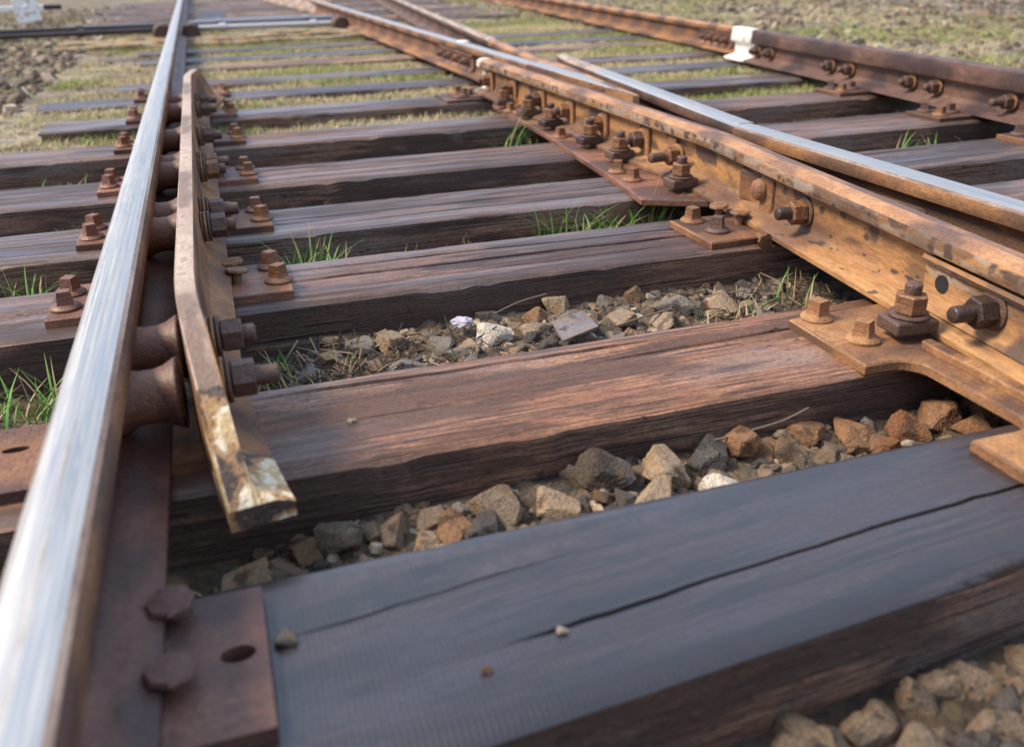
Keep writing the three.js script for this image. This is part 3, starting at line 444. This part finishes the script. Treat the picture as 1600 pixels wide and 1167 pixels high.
// ---------------------------------------------------------------- ballast
function stoneGeo(seed, detail) { const r = rngOf(seed), g = new THREE.IcosahedronGeometry(1, detail), p = g.attributes.position, pl = [], v = new THREE.Vector3(); const sx = 1 + 0.35 * r(), sy = 0.66 + 0.25 * r(), sz = 0.8 + 0.3 * r();
  for (let i = 0; i < 9; i++) { const a = i * 2.4 + r() * 1.2, c = 1 - 2 * (i + 0.15 + 0.7 * r()) / 9, q = Math.sqrt(1 - c * c); pl.push([q * Math.cos(a), c, q * Math.sin(a), 0.5 + 0.24 * r()]); }
  for (let i = 0; i < p.count; i++) { v.fromBufferAttribute(p, i).normalize(); let k = 1.02; for (const [x, y, z, h] of pl) { const d = v.x * x + v.y * y + v.z * z; if (d > 0.05) k = Math.min(k, h / d); } k *= 1.13 + 0.07 * vn(v.x * 3 + 9, v.y * 3 + v.z * 4 + 9, 999, 999, seed & 63) + 0.05 * vn(v.x * 9 + 29, v.y * 8 + v.z * 9 + 29, 999, 999, seed & 31); p.setXYZ(i, v.x * k * sx, v.y * k * sy, v.z * k * sz); }
  return toCreasedNormals(g, 0.42); }
const SG = []; for (let i = 0; i < 14; i++) { const g = stoneGeo(1000 + i * 17, i < 10 ? 7 : 3); const q = g.clone(); q.scale(0.03, 0.03, 0.03); const b = boxUV(q, i * 0.21); g.setAttribute('uv', b.attributes.uv); SG.push(g); }
const ballast = new THREE.Group(); ballast.name = 'ballast'; ballast.userData = { kind: 'structure' }; scene.add(ballast);
const placed = [];
function stone(x, z, r, kind, lift = 0) {
  const R = rngOf(Math.floor((x * 997 + z * 3571) * 1000) >>> 0), m = mesh('stone', SG[Math.floor(R() * 10)], STONES[kind], ballast);
  m.position.set(x, ground(x, z) + r * 0.42 + lift, z); m.rotation.set((R() - 0.5) * 0.7, R() * 6.28, (R() - 0.5) * 0.7); m.scale.set(r * (0.9 + 0.25 * R()), r * (0.9 + 0.2 * R()), r * (0.85 + 0.3 * R())); placed.push([x, z, r]);
}
for (const [x, z, r, k] of [[0.579, -1.5, 0.038, 4], [0.392, -1.54, 0.031, 0], [0.46, -1.53, 0.026, 5], [0.66, -1.5, 0.026, 0], [0.33, -1.55, 0.026, 1], [0.28, -1.52, 0.026, 0], [0.74, -1.53, 0.027, 1], [0.83, -1.48, 0.03, 0], [0.9, -1.44, 0.032, 0], [0.96, -1.5, 0.034, 1], [1.04, -1.47, 0.034, 0], [0.68, -1.56, 0.026, 2], [0.78, -1.4, 0.024, 1], [1.12, -1.43, 0.03, 5], [0.5, -1.45, 0.022, 1], [0.21, -1.42, 0.024, 5],
  [0.568, -0.975, 0.043, 3], [0.653, -0.955, 0.037, 0], [0.728, -0.97, 0.037, 3], [0.79, -0.985, 0.036, 2], [0.71, -0.9, 0.03, 4], [0.84, -0.95, 0.026, 5], [0.9, -0.985, 0.028, 2], [0.97, -0.965, 0.029, 2], [1.115, -0.965, 0.039, 2], [1.05, -0.955, 0.032, 2], [0.216, -0.97, 0.031, 5], [0.349, -0.93, 0.027, 2], [0.417, -0.965, 0.03, 5], [0.098, -0.93, 0.037, 0], [0.28, -0.955, 0.026, 5], [0.49, -0.94, 0.026, 0], [0.16, -0.9, 0.026, 5], [1.19, -0.94, 0.03, 2], [0.61, -0.89, 0.03, 0]]) stone(x, z, r, k);
{
  const r = rngOf(4242), zone = [[-0.83, -1.0, 0.12, 1.35, 0.05], [-1.3, -1.61, 0.17, 1.25, 0.06], [-0.25, -0.53, 0.1, 1.6, 0.03], [-1.3, -1.61, -0.6, -0.1, 0.02], [-1.91, -2.09, 0.5, 1.1, 0.012], [-2.39, -2.62, -0.6, -0.1, 0.02], [-2.39, -2.62, 0.2, 1.2, 0.012]];
  const quota = [86, 118, 22, 12, 8, 10, 5];
  zone.forEach(([a, b, c, d], k) => { let n = 0, tries = 0; while (n < quota[k] && tries++ < 4000) { const x = c + (d - c) * r(), z = a + (b - a) * r(), rr = 0.0125 + 0.018 * r() * r(); if (placed.some(p => Math.hypot(p[0] - x, p[1] - z) < 0.52 * (p[2] + rr))) continue; const h = x > 0.8 && k === 0 ? [2, 2, 5, 0][Math.floor(r() * 4)] : [0, 0, 1, 1, 3, 3, 5, 5, 5][Math.floor(r() * 9)]; stone(x, z, rr, h, 0.004 * r()); n++; } });
}
// gravel too small to count, one instanced mesh per stone kind
{
  const r = rngOf(777), dummy = new THREE.Object3D();
  [[10, 0, 3200], [11, 1, 3800], [12, 3, 2400], [13, 4, 1900], [10, 5, 3600]].forEach(([g, k, n], q) => {
    const im = new THREE.InstancedMesh(SG[g], STONES[k], n); im.name = numbered('gravel'); im.userData = { kind: 'stuff', label: 'small grey and tan gravel scattered over the ground', category: 'gravel' }; shade(im);
    for (let i = 0; i < n; i++) {
      let x, z; const t = r();
      let big = 0; if ((k === 3 || k === 5) && i % 7 === 0) { x = 0.1 + r() * 1.5; z = -0.2 - r() * 0.34; big = 0.01 + 0.018 * r(); } else if (t > 0.66 && r() < 0.55) { const w = r() < 0.62; x = 0.13 + r() * 1.2; z = w ? -1.29 - r() * 0.33 : -0.825 - r() * 0.19; } else if (t < 0.32) { x = -0.7 - r() * r() * 4; z = -2 - r() * 14; } else if (t < 0.66) { x = 3.3 + r() * 5.5; z = -2 - r() * 12; } else if (t < 0.86) { x = -0.6 + r() * 4; z = -0.1 - r() * 3; } else { x = -0.6 + r() * 4.2; z = -3 - r() * 7; }
      const s = big || (t < 0.66 ? 0.008 + 0.028 * r() * r() * (1 + 0.5 * r()) : 0.005 + 0.009 * r()); dummy.position.set(x, ground(x, z) + s * 0.25, z); dummy.rotation.set(r() * 0.8, r() * 6.28, r() * 0.8); dummy.scale.set(s * (0.8 + 0.6 * r()), s, s * (0.8 + 0.5 * r())); dummy.updateMatrix(); im.setMatrixAt(i, dummy.matrix);
    }
    im.instanceMatrix.needsUpdate = true; scene.add(im);
  });
}

// ---------------------------------------------------------------- grass
function bladeGeo(h, w, bend, seg = 4) { const pos = [], idx = [], uv = []; for (let i = 0; i <= seg; i++) { const t = i / seg, y = h * t * (1 - 0.25 * bend * t), x = bend * h * t * t, ww = w * (1 - t * t) * 0.5 + 0.0001; pos.push(x, y, -ww, x - 0.0004, y, 0, x, y, ww); uv.push(0, t, 0.5, t, 1, t); if (i < seg) { const a = i * 3; for (const k of [0, 1]) idx.push(a + k, a + 3 + k, a + 1 + k, a + 1 + k, a + 3 + k, a + 4 + k); } } const g = new THREE.BufferGeometry(); g.setAttribute('position', new THREE.Float32BufferAttribute(pos, 3)); g.setAttribute('uv', new THREE.Float32BufferAttribute(uv, 2)); g.setIndex(idx); g.computeVertexNormals(); return g; }
const leaf = (c) => new THREE.MeshPhysicalMaterial({ color: col(...c), roughness: 0.55, transmission: 0.3, thickness: 0, side: THREE.DoubleSide });
const GREEN = [[0.13, 0.36, 0.04], [0.18, 0.4, 0.055], [0.09, 0.25, 0.035]].map(leaf), STRAW = [[0.42, 0.32, 0.17], [0.28, 0.19, 0.1]].map(c => std({ color: col(...c), roughness: 0.8, side: THREE.DoubleSide }));
function tuft(seed, n, h, spread, mats) { const r = rngOf(seed), by = mats.map(() => []); for (let i = 0; i < n; i++) { const g = bladeGeo(h * (0.45 + 0.75 * r()), 0.003 + 0.0025 * r(), 0.15 + 0.75 * r()); g.rotateY(r() * 6.283); const a = r() * 6.283, d = spread * Math.sqrt(r()); g.translate(d * Math.cos(a), 0, d * Math.sin(a)); by[i % mats.length].push(g); } return by.map((l, i) => [mergeGeometries(l), mats[i]]); }
const TUFTS = [[0.3, -2.03, 24, 0.11, 0.045, 0, 'beside the plate with four fixings'], [0.36, -2.05, 12, 0.08, 0.03, 1, ''], [0.19, -1.5, 14, 0.055, 0.03, 0, ''], [0.905, -2.06, 13, 0.1, 0.05, 0, ''], [1.02, -2.04, 22, 0.1, 0.07, 1, ''], [1.1, -2.06, 16, 0.09, 0.05, 0, ''], [1.2, -2.05, 14, 0.12, 0.04, 0, ''], [1.3, -2.06, 10, 0.1, 0.03, 1, ''], [1.19, -3.2, 7, 0.16, 0.02, 0, ''], [1.14, -3.2, 5, 0.14, 0.02, 0, ''], [1.25, -3.19, 8, 0.1, 0.04, 0, ''], [-0.3, -2.05, 22, 0.09, 0.06, 0, ''], [-0.42, -2.06, 20, 0.09, 0.06, 1, ''], [-0.2, -1.5, 24, 0.08, 0.06, 0, ''], [-0.28, -1.54, 18, 0.06, 0.05, 1, ''], [0.67, -2.05, 16, 0.07, 0.06, 2, ''], [0.5, -2.03, 12, 0.08, 0.05, 2, ''], [0.42, -2.57, 12, 0.07, 0.04, 2, ''], [1.0, -1.38, 34, 0.05, 0.07, 2, ''], [1.08, -1.41, 26, 0.06, 0.05, 2, ''], [0.22, -1.44, 22, 0.06, 0.08, 2, ''], [0.14, -1.38, 24, 0.07, 0.07, 2, ''], [0.32, -1.42, 18, 0.05, 0.08, 2, ''], [-0.25, -2.55, 14, 0.07, 0.06, 0, ''], [-0.35, -3.1, 16, 0.07, 0.08, 0, ''], [0.06, -0.9, 8, 0.035, 0.02, 0, ''], [2.1, -2.45, 20, 0.07, 0.1, 0, ''], [2.4, -2.5, 18, 0.08, 0.1, 1, ''], [2.6, -2.45, 22, 0.09, 0.12, 2, ''], [1.2, -1.45, 20, 0.09, 0.06, 2, '']];
TUFTS.forEach(([x, z, n, h, s, kind], i) => {
  const t = thing('grass_tuft', kind === 2 ? 'tuft of dry straw-coloured grass growing between sleepers' : 'tuft of fresh green grass growing between sleepers', 'grass', [x, ground(x, z) - 0.004, z], kind === 2 ? 'dry grass tufts between the sleepers' : 'green grass tufts between the sleepers');
  for (const [g, m] of tuft(600 + i, kind === 2 ? n : Math.round(n * 1.6), kind === 2 ? h : h * 1.25, s, kind === 2 ? [STRAW[0], STRAW[1], STRAW[1], GREEN[2]] : kind ? [GREEN[0], GREEN[1], STRAW[0]] : [GREEN[0], GREEN[1], GREEN[2], GREEN[1], STRAW[0]])) mesh('blades', g, m, t);
});
{ // short turf and dead grass over the rougher ground
  const kinds = [[leaf([0.34, 0.33, 0.09]), 14000, 0.032], [leaf([0.2, 0.32, 0.04]), 7000, 0.034], [std({ color: col(0.58, 0.48, 0.26), roughness: 0.8, side: THREE.DoubleSide }), 34000, 0.028], [std({ color: col(0.42, 0.37, 0.19), roughness: 0.8, side: THREE.DoubleSide }), 15000, 0.028]], d = new THREE.Object3D();
  kinds.forEach(([m, n, h], k) => {
    const base = (() => { const r = rngOf(70 + k), l = []; for (let i = 0; i < 6; i++) { const g = bladeGeo(0.6 + 0.6 * r(), 0.09, 0.3 + 0.9 * r(), 2); g.rotateY(r() * 6.28); g.translate((r() - 0.5) * 1.2, 0, (r() - 0.5) * 1.2); l.push(g); } return mergeGeometries(l); })();
    const im = new THREE.InstancedMesh(base, m, n); im.name = numbered('turf'); im.userData = { kind: 'stuff', label: 'thin patchy turf of green and dead grass on the ground', category: 'grass' }; shade(im); const r = rngOf(88 + k); let i = 0, guard = 0;
    while (i < n && guard++ < n * 40) {
      const far = r(), crib = r() < 0.42, z = crib ? -3.2 - 5.6 * r() : -2.4 - 15 * Math.pow(far, 1.25), x = crib ? -0.65 + 4.1 * r() : r() < 0.75 ? -2.8 + r() * (7 - z * 0.28) : 3.2 + r() * 4; if (z > -3.4 && x > -0.7 && x < 2) continue;
      const den = fbm(x / 16 + 0.5, z / 16 + 0.5, 20, 20, 3, 301 + (k < 2 ? 0 : 9)); if (den < (k < 2 ? 0.45 : 0.33) + 0.14 * r() + (crib ? (k < 2 ? 0 : -0.08) : x > 3.4 ? 0.05 : x < -0.7 ? 0.01 : 0)) continue;
      const y = ground(x, z); if (x > -0.7 && x < 3.4 && SL.some(q => z < q[0] - 0.01 && z > q[1] + 0.01) && y < TOP - 0.002) continue;
      if (Math.abs(x + 0.033) < 0.09 || Math.abs(x - 1.47) < 0.09) continue;
      const s = h * (0.5 + 0.9 * r()); d.position.set(x, y - 0.002, z); d.rotation.set(0, r() * 6.28, 0); d.scale.set(s, s, s); d.updateMatrix(); im.setMatrixAt(i++, d.matrix);
    }
    im.count = i; im.instanceMatrix.needsUpdate = true; scene.add(im);
  });
}

// ---------------------------------------------------------------- things in the distance
{ // point rods, channels and covers crossing the track
  const rod = (label, x0, x1, z0, z1, y, r, m) => { const L = Math.hypot(x1 - x0, z1 - z0), g = join(new THREE.CylinderGeometry(r, r, L, 12).rotateZ(Math.PI / 2), new THREE.CylinderGeometry(r * 1.5, r * 1.5, 0.06, 12).rotateZ(Math.PI / 2).translate(L * 0.3, 0, 0), new THREE.CylinderGeometry(r * 1.5, r * 1.5, 0.06, 12).rotateZ(Math.PI / 2).translate(-L * 0.3, 0, 0)); const o = single('point_rod', g, m, label, 'rod', 'point rods crossing the track'); o.position.set((x0 + x1) / 2, y, (z0 + z1) / 2); o.rotation.y = Math.atan2(-(z1 - z0), x1 - x0); };
  rod('dark point rod in front of its bundle, left of the polished rail', -3.4, -0.2, -8.95, -9.15, -0.12, 0.022, M.oil);
  rod('dark point rod at the back of its bundle, left of the polished rail', -3.4, -0.25, -9.5, -9.4, -0.1, 0.02, M.black);
  rod('bright worn point rod crossing between the two polished rails', 0.08, 1.4, -9.0, -8.85, -0.11, 0.024, std({ map: T.steel, color: col(0.9, 0.9, 0.95), roughness: 0.5, metalness: 0.7 }));
  rod('thin dark point rod between the two polished rails', 0.06, 1.42, -9.35, -9.2, -0.1, 0.018, M.oil);
  rod('grey point rod behind the dark one, between the polished rails', 0.06, 1.42, -9.65, -9.62, -0.1, 0.022, std({ color: col(0.35, 0.36, 0.38), roughness: 0.4, metalness: 0.7 }));
  const cov = thing('rod_cover', 'flat grey timber cover plank lying across the track behind the point rods', 'plank', [0.72, -0.16, -10.35]); mesh('plank', rbox(1.2, 0.045, 0.16, 0.006).translate(0, 0.03, 0), W.grey, cov); mesh('plank', rbox(1.1, 0.04, 0.14, 0.006).translate(0.05, 0.03, -0.19), W.pale, cov);
  const lad = thing('rod_roller_frame', 'small frame of dark slats beside the polished rail at the point rods', 'roller frame', [0.3, -0.17, -10.8]);
  for (let i = 0; i < 8; i++) { const s = mesh('slat', rbox(0.26, 0.03, 0.05, 0.004), i % 2 ? M.oil : std({ color: col(0.3, 0.32, 0.36), roughness: 0.45 }), lad); s.position.set(0, 0.06, -i * 0.24 + 0.3); }
  for (const x of [-0.12, 0.12]) { const s = mesh('rail_bar', rbox(0.025, 0.05, 2.0, 0.004), M.rustDark, lad); s.position.set(x, 0.025, -0.55); }
  for (const [x, z, l] of [[0.075, -8.55, 'inside the polished rail next to the guard rail'], [-0.16, -8.6, 'outside the polished rail next to the guard rail'], [1.36, -8.7, 'beside the polished rail from the crossing nose']]) {
    const t = thing('rail_insulator', 'ribbed brown roller ' + l, 'roller', [x, -0.2, z]); for (let i = 0; i < 4; i++) { const m = mesh('rib', new THREE.TorusGeometry(0.055, 0.022, 8, 20), M.rustDark, t); m.rotation.x = 0.1; m.position.set(0, 0.08, -i * 0.055); } const c = mesh('core', join(new THREE.CylinderGeometry(0.045, 0.045, 0.24, 14).rotateX(Math.PI / 2)), M.rustDark, t); c.position.set(0, 0.08, -0.085); }
  // pale cables crossing under the rails
  const cabM = std({ color: col(0.46, 0.4, 0.28), map: T.stone, roughness: 0.9 });
  [-7.72, -8.05, -8.35].forEach((z, k) => { const r = rngOf(60 + k), pts = []; for (let i = 0; i <= 16; i++) { const x = -0.9 + i * 0.15; pts.push(new THREE.Vector3(x, -0.168 - (Math.abs(x) < 0.2 || Math.abs(x - 1.47) < 0.15 ? 0.005 : 0) + 0.02 * r(), z + 0.07 * Math.sin(x * 3 + k) + 0.04 * r())); } single('cable', boxUV(new THREE.TubeGeometry(new THREE.CatmullRomCurve3(pts), 60, 0.03, 8)), cabM, ['pale sandy cable nearest the guard rail, crossing under the polished rail', 'pale sandy cable in the middle of three under the polished rail', 'pale sandy cable closest to the point rods, under the polished rail'][k], 'cable', 'cables under the rails'); });
  // switch blades beyond
  for (const [x0, x1, za, zb, l] of [[1.5, 1.22, -11.3, -15.5, 'longer'], [1.6, 1.45, -11.0, -14.5, 'shorter']]) { const s = [{ x: x0, z: za }, { x: (x0 + x1) / 2, z: (za + zb) / 2 }, { x: x1, z: zb }], t = thing('tongue_rail', `rusty tongue rail, the ${l} of two lying between the far rails`, 'tongue rail'); const BP = [[0.02, -0.01], [-0.02, -0.01], [-0.03, -0.06], [-0.06, -0.13], [-0.06, -0.149], [0.06, -0.149], [0.06, -0.13], [0.03, -0.06]]; mesh('blade', sweep(s, BP), l === 'longer' ? M.rustPale : M.rustSand, t); }
  // weighted switch lever
  const t = thing('switch_lever', 'white and black switch lever with a square white plate', 'switch lever', [-1.35, -0.19, -8.35]);
  mesh('stand', join(new RoundedBoxGeometry(0.34, 0.13, 0.4, 1, 0.01).translate(-0.25, 0.06, 0), new THREE.CylinderGeometry(0.05, 0.07, 0.2, 14).translate(-0.3, 0.2, 0)), M.oil, t);
  const bar = mesh('lever_bar', rbox(0.66, 0.042, 0.03, 0.005), M.white, t); bar.position.set(0.03, 0.315, 0.0); bar.rotation.z = 0.01;
  const tip = mesh('lever_tip', rbox(0.13, 0.036, 0.034, 0.006), M.black, t); tip.position.set(0.42, 0.319, 0.0);
  const pl = mesh('plate', rbox(0.175, 0.23, 0.012, 0.004), M.white, t); pl.position.set(0.235, 0.33, 0.025); pl.rotation.z = 0.12; pl.rotation.x = -0.1;
  const kn = mesh('plate_bolt', boxUV(new THREE.SphereGeometry(0.014, 10, 8)), M.white, t); kn.position.set(0.235, 0.33, 0.036);
}
// ---------------------------------------------------------------- small litter
{ const r = rngOf(515), g = join(new THREE.CylinderGeometry(0.0009, 0.0014, 0.05, 5).rotateZ(Math.PI / 2)), d = new THREE.Object3D();
  [[std({ color: col(0.05, 0.035, 0.026), roughness: 0.9 }), 420], [std({ color: col(0.3, 0.21, 0.12), roughness: 0.9 }), 160]].forEach(([m, n]) => { const im = new THREE.InstancedMesh(g, m, n); im.name = numbered('dead_stalks'); im.userData = { kind: 'stuff', label: 'dead broken stalks littering the dirt between sleepers', category: 'plant litter' }; shade(im);
    for (let i = 0; i < n; i++) { const c = Math.floor(r() * 4), x = c === 0 ? 0.95 + 0.35 * r() : c === 3 ? -0.5 + 1.6 * r() : 0.12 + 0.4 * r() * r() + 0.2 * r(), z = c === 3 ? -1.95 - 0.13 * r() : -1.3 - 0.28 * r(); d.position.set(x, ground(x, z) + 0.012 + 0.015 * r(), z); d.rotation.set(r(), r() * 6.28, (r() - 0.5) * 0.7); d.scale.set(0.4 + r(), 0.7 + 0.7 * r(), 0.7 + 0.7 * r()); d.updateMatrix(); im.setMatrixAt(i, d.matrix); } im.instanceMatrix.needsUpdate = true; scene.add(im); }); }
{
  const c = single('flat_shard', boxUV(new THREE.ExtrudeGeometry(new THREE.Shape([[-0.055, -0.03], [0.03, -0.036], [0.056, 0.03], [-0.02, 0.035]].map(p => new THREE.Vector2(...p))), { depth: 0.005, bevelEnabled: false }).rotateX(-Math.PI / 2)), std({ color: col(0.24, 0.215, 0.225), map: T.stone, bumpMap: T.stoneBump, bumpScale: 0.001, roughness: 0.5 }), 'flat grey shard lying on the ballast stones', 'shard'); c.position.set(0.707, -0.203, -1.425); c.rotation.set(0.08, 0.42, 0.03);
  const wr = new THREE.IcosahedronGeometry(0.02, 2); { const p = wr.attributes.position; for (let i = 0; i < p.count; i++) { const k = 0.6 + 0.7 * vn(p.getX(i) * 160 + 9, p.getY(i) * 160 + p.getZ(i) * 130 + 9, 999, 999, 8); p.setXYZ(i, p.getX(i) * k * 1.2, p.getY(i) * k * 0.55, p.getZ(i) * k); } wr.computeVertexNormals(); }
  const w = single('crumpled_wrapper', wr, std({ color: col(0.4, 0.36, 0.42), roughness: 0.5, flatShading: true }), 'crumpled pale purple wrapper among the ballast stones', 'wrapper'); w.position.set(0.53, -0.213, -1.55); w.scale.setScalar(0.8);
  const tw = (l, pts, r) => single('twig', boxUV(new THREE.TubeGeometry(new THREE.CatmullRomCurve3(pts.map(p => new THREE.Vector3(...p))), 20, r, 6)), std({ color: col(0.16, 0.12, 0.09), roughness: 0.9 }), l, 'twig');
  tw('thin dry twig leaning over stones beside the blue-black sleeper', [[0.74, -0.218, -0.99], [0.8, -0.21, -0.985], [0.86, -0.207, -0.99], [0.91, -0.2, -1.0]], 0.0016);
  tw('dry brown twig lying beside the flat grey shard', [[0.79, -0.212, -1.42], [0.85, -0.208, -1.435], [0.92, -0.206, -1.45]], 0.0022);
  tw('dark bent twig lying on the stones beside the crumpled wrapper', [[0.6, -0.215, -1.57], [0.66, -0.205, -1.59], [0.72, -0.2, -1.6]], 0.0017);
  [[0.261, -1.125, 4, 0.006, 'white pebble lying on the reddish-brown sleeper'], [0.382, -0.635, 4, 0.0055, 'white pebble lying on the blue-black sleeper'], [0.3, -0.61, 2, 0.005, 'tan pebble lying on the blue-black sleeper'], [0.135, -0.71, 1, 0.009, 'grey pebble beside the holed plate on the blue-black sleeper'], [0.98, -1.2, 2, 0.007, 'rust-coloured chip on the reddish-brown sleeper beside the orange plate']].forEach(([x, z, k, s, l], i) => { const p = single('pebble', SG[i + 3], STONES[k], l, 'pebble'); p.scale.setScalar(s); p.position.set(x, TOP + s * 0.4, z); });
}
renderer.render(scene, camera);
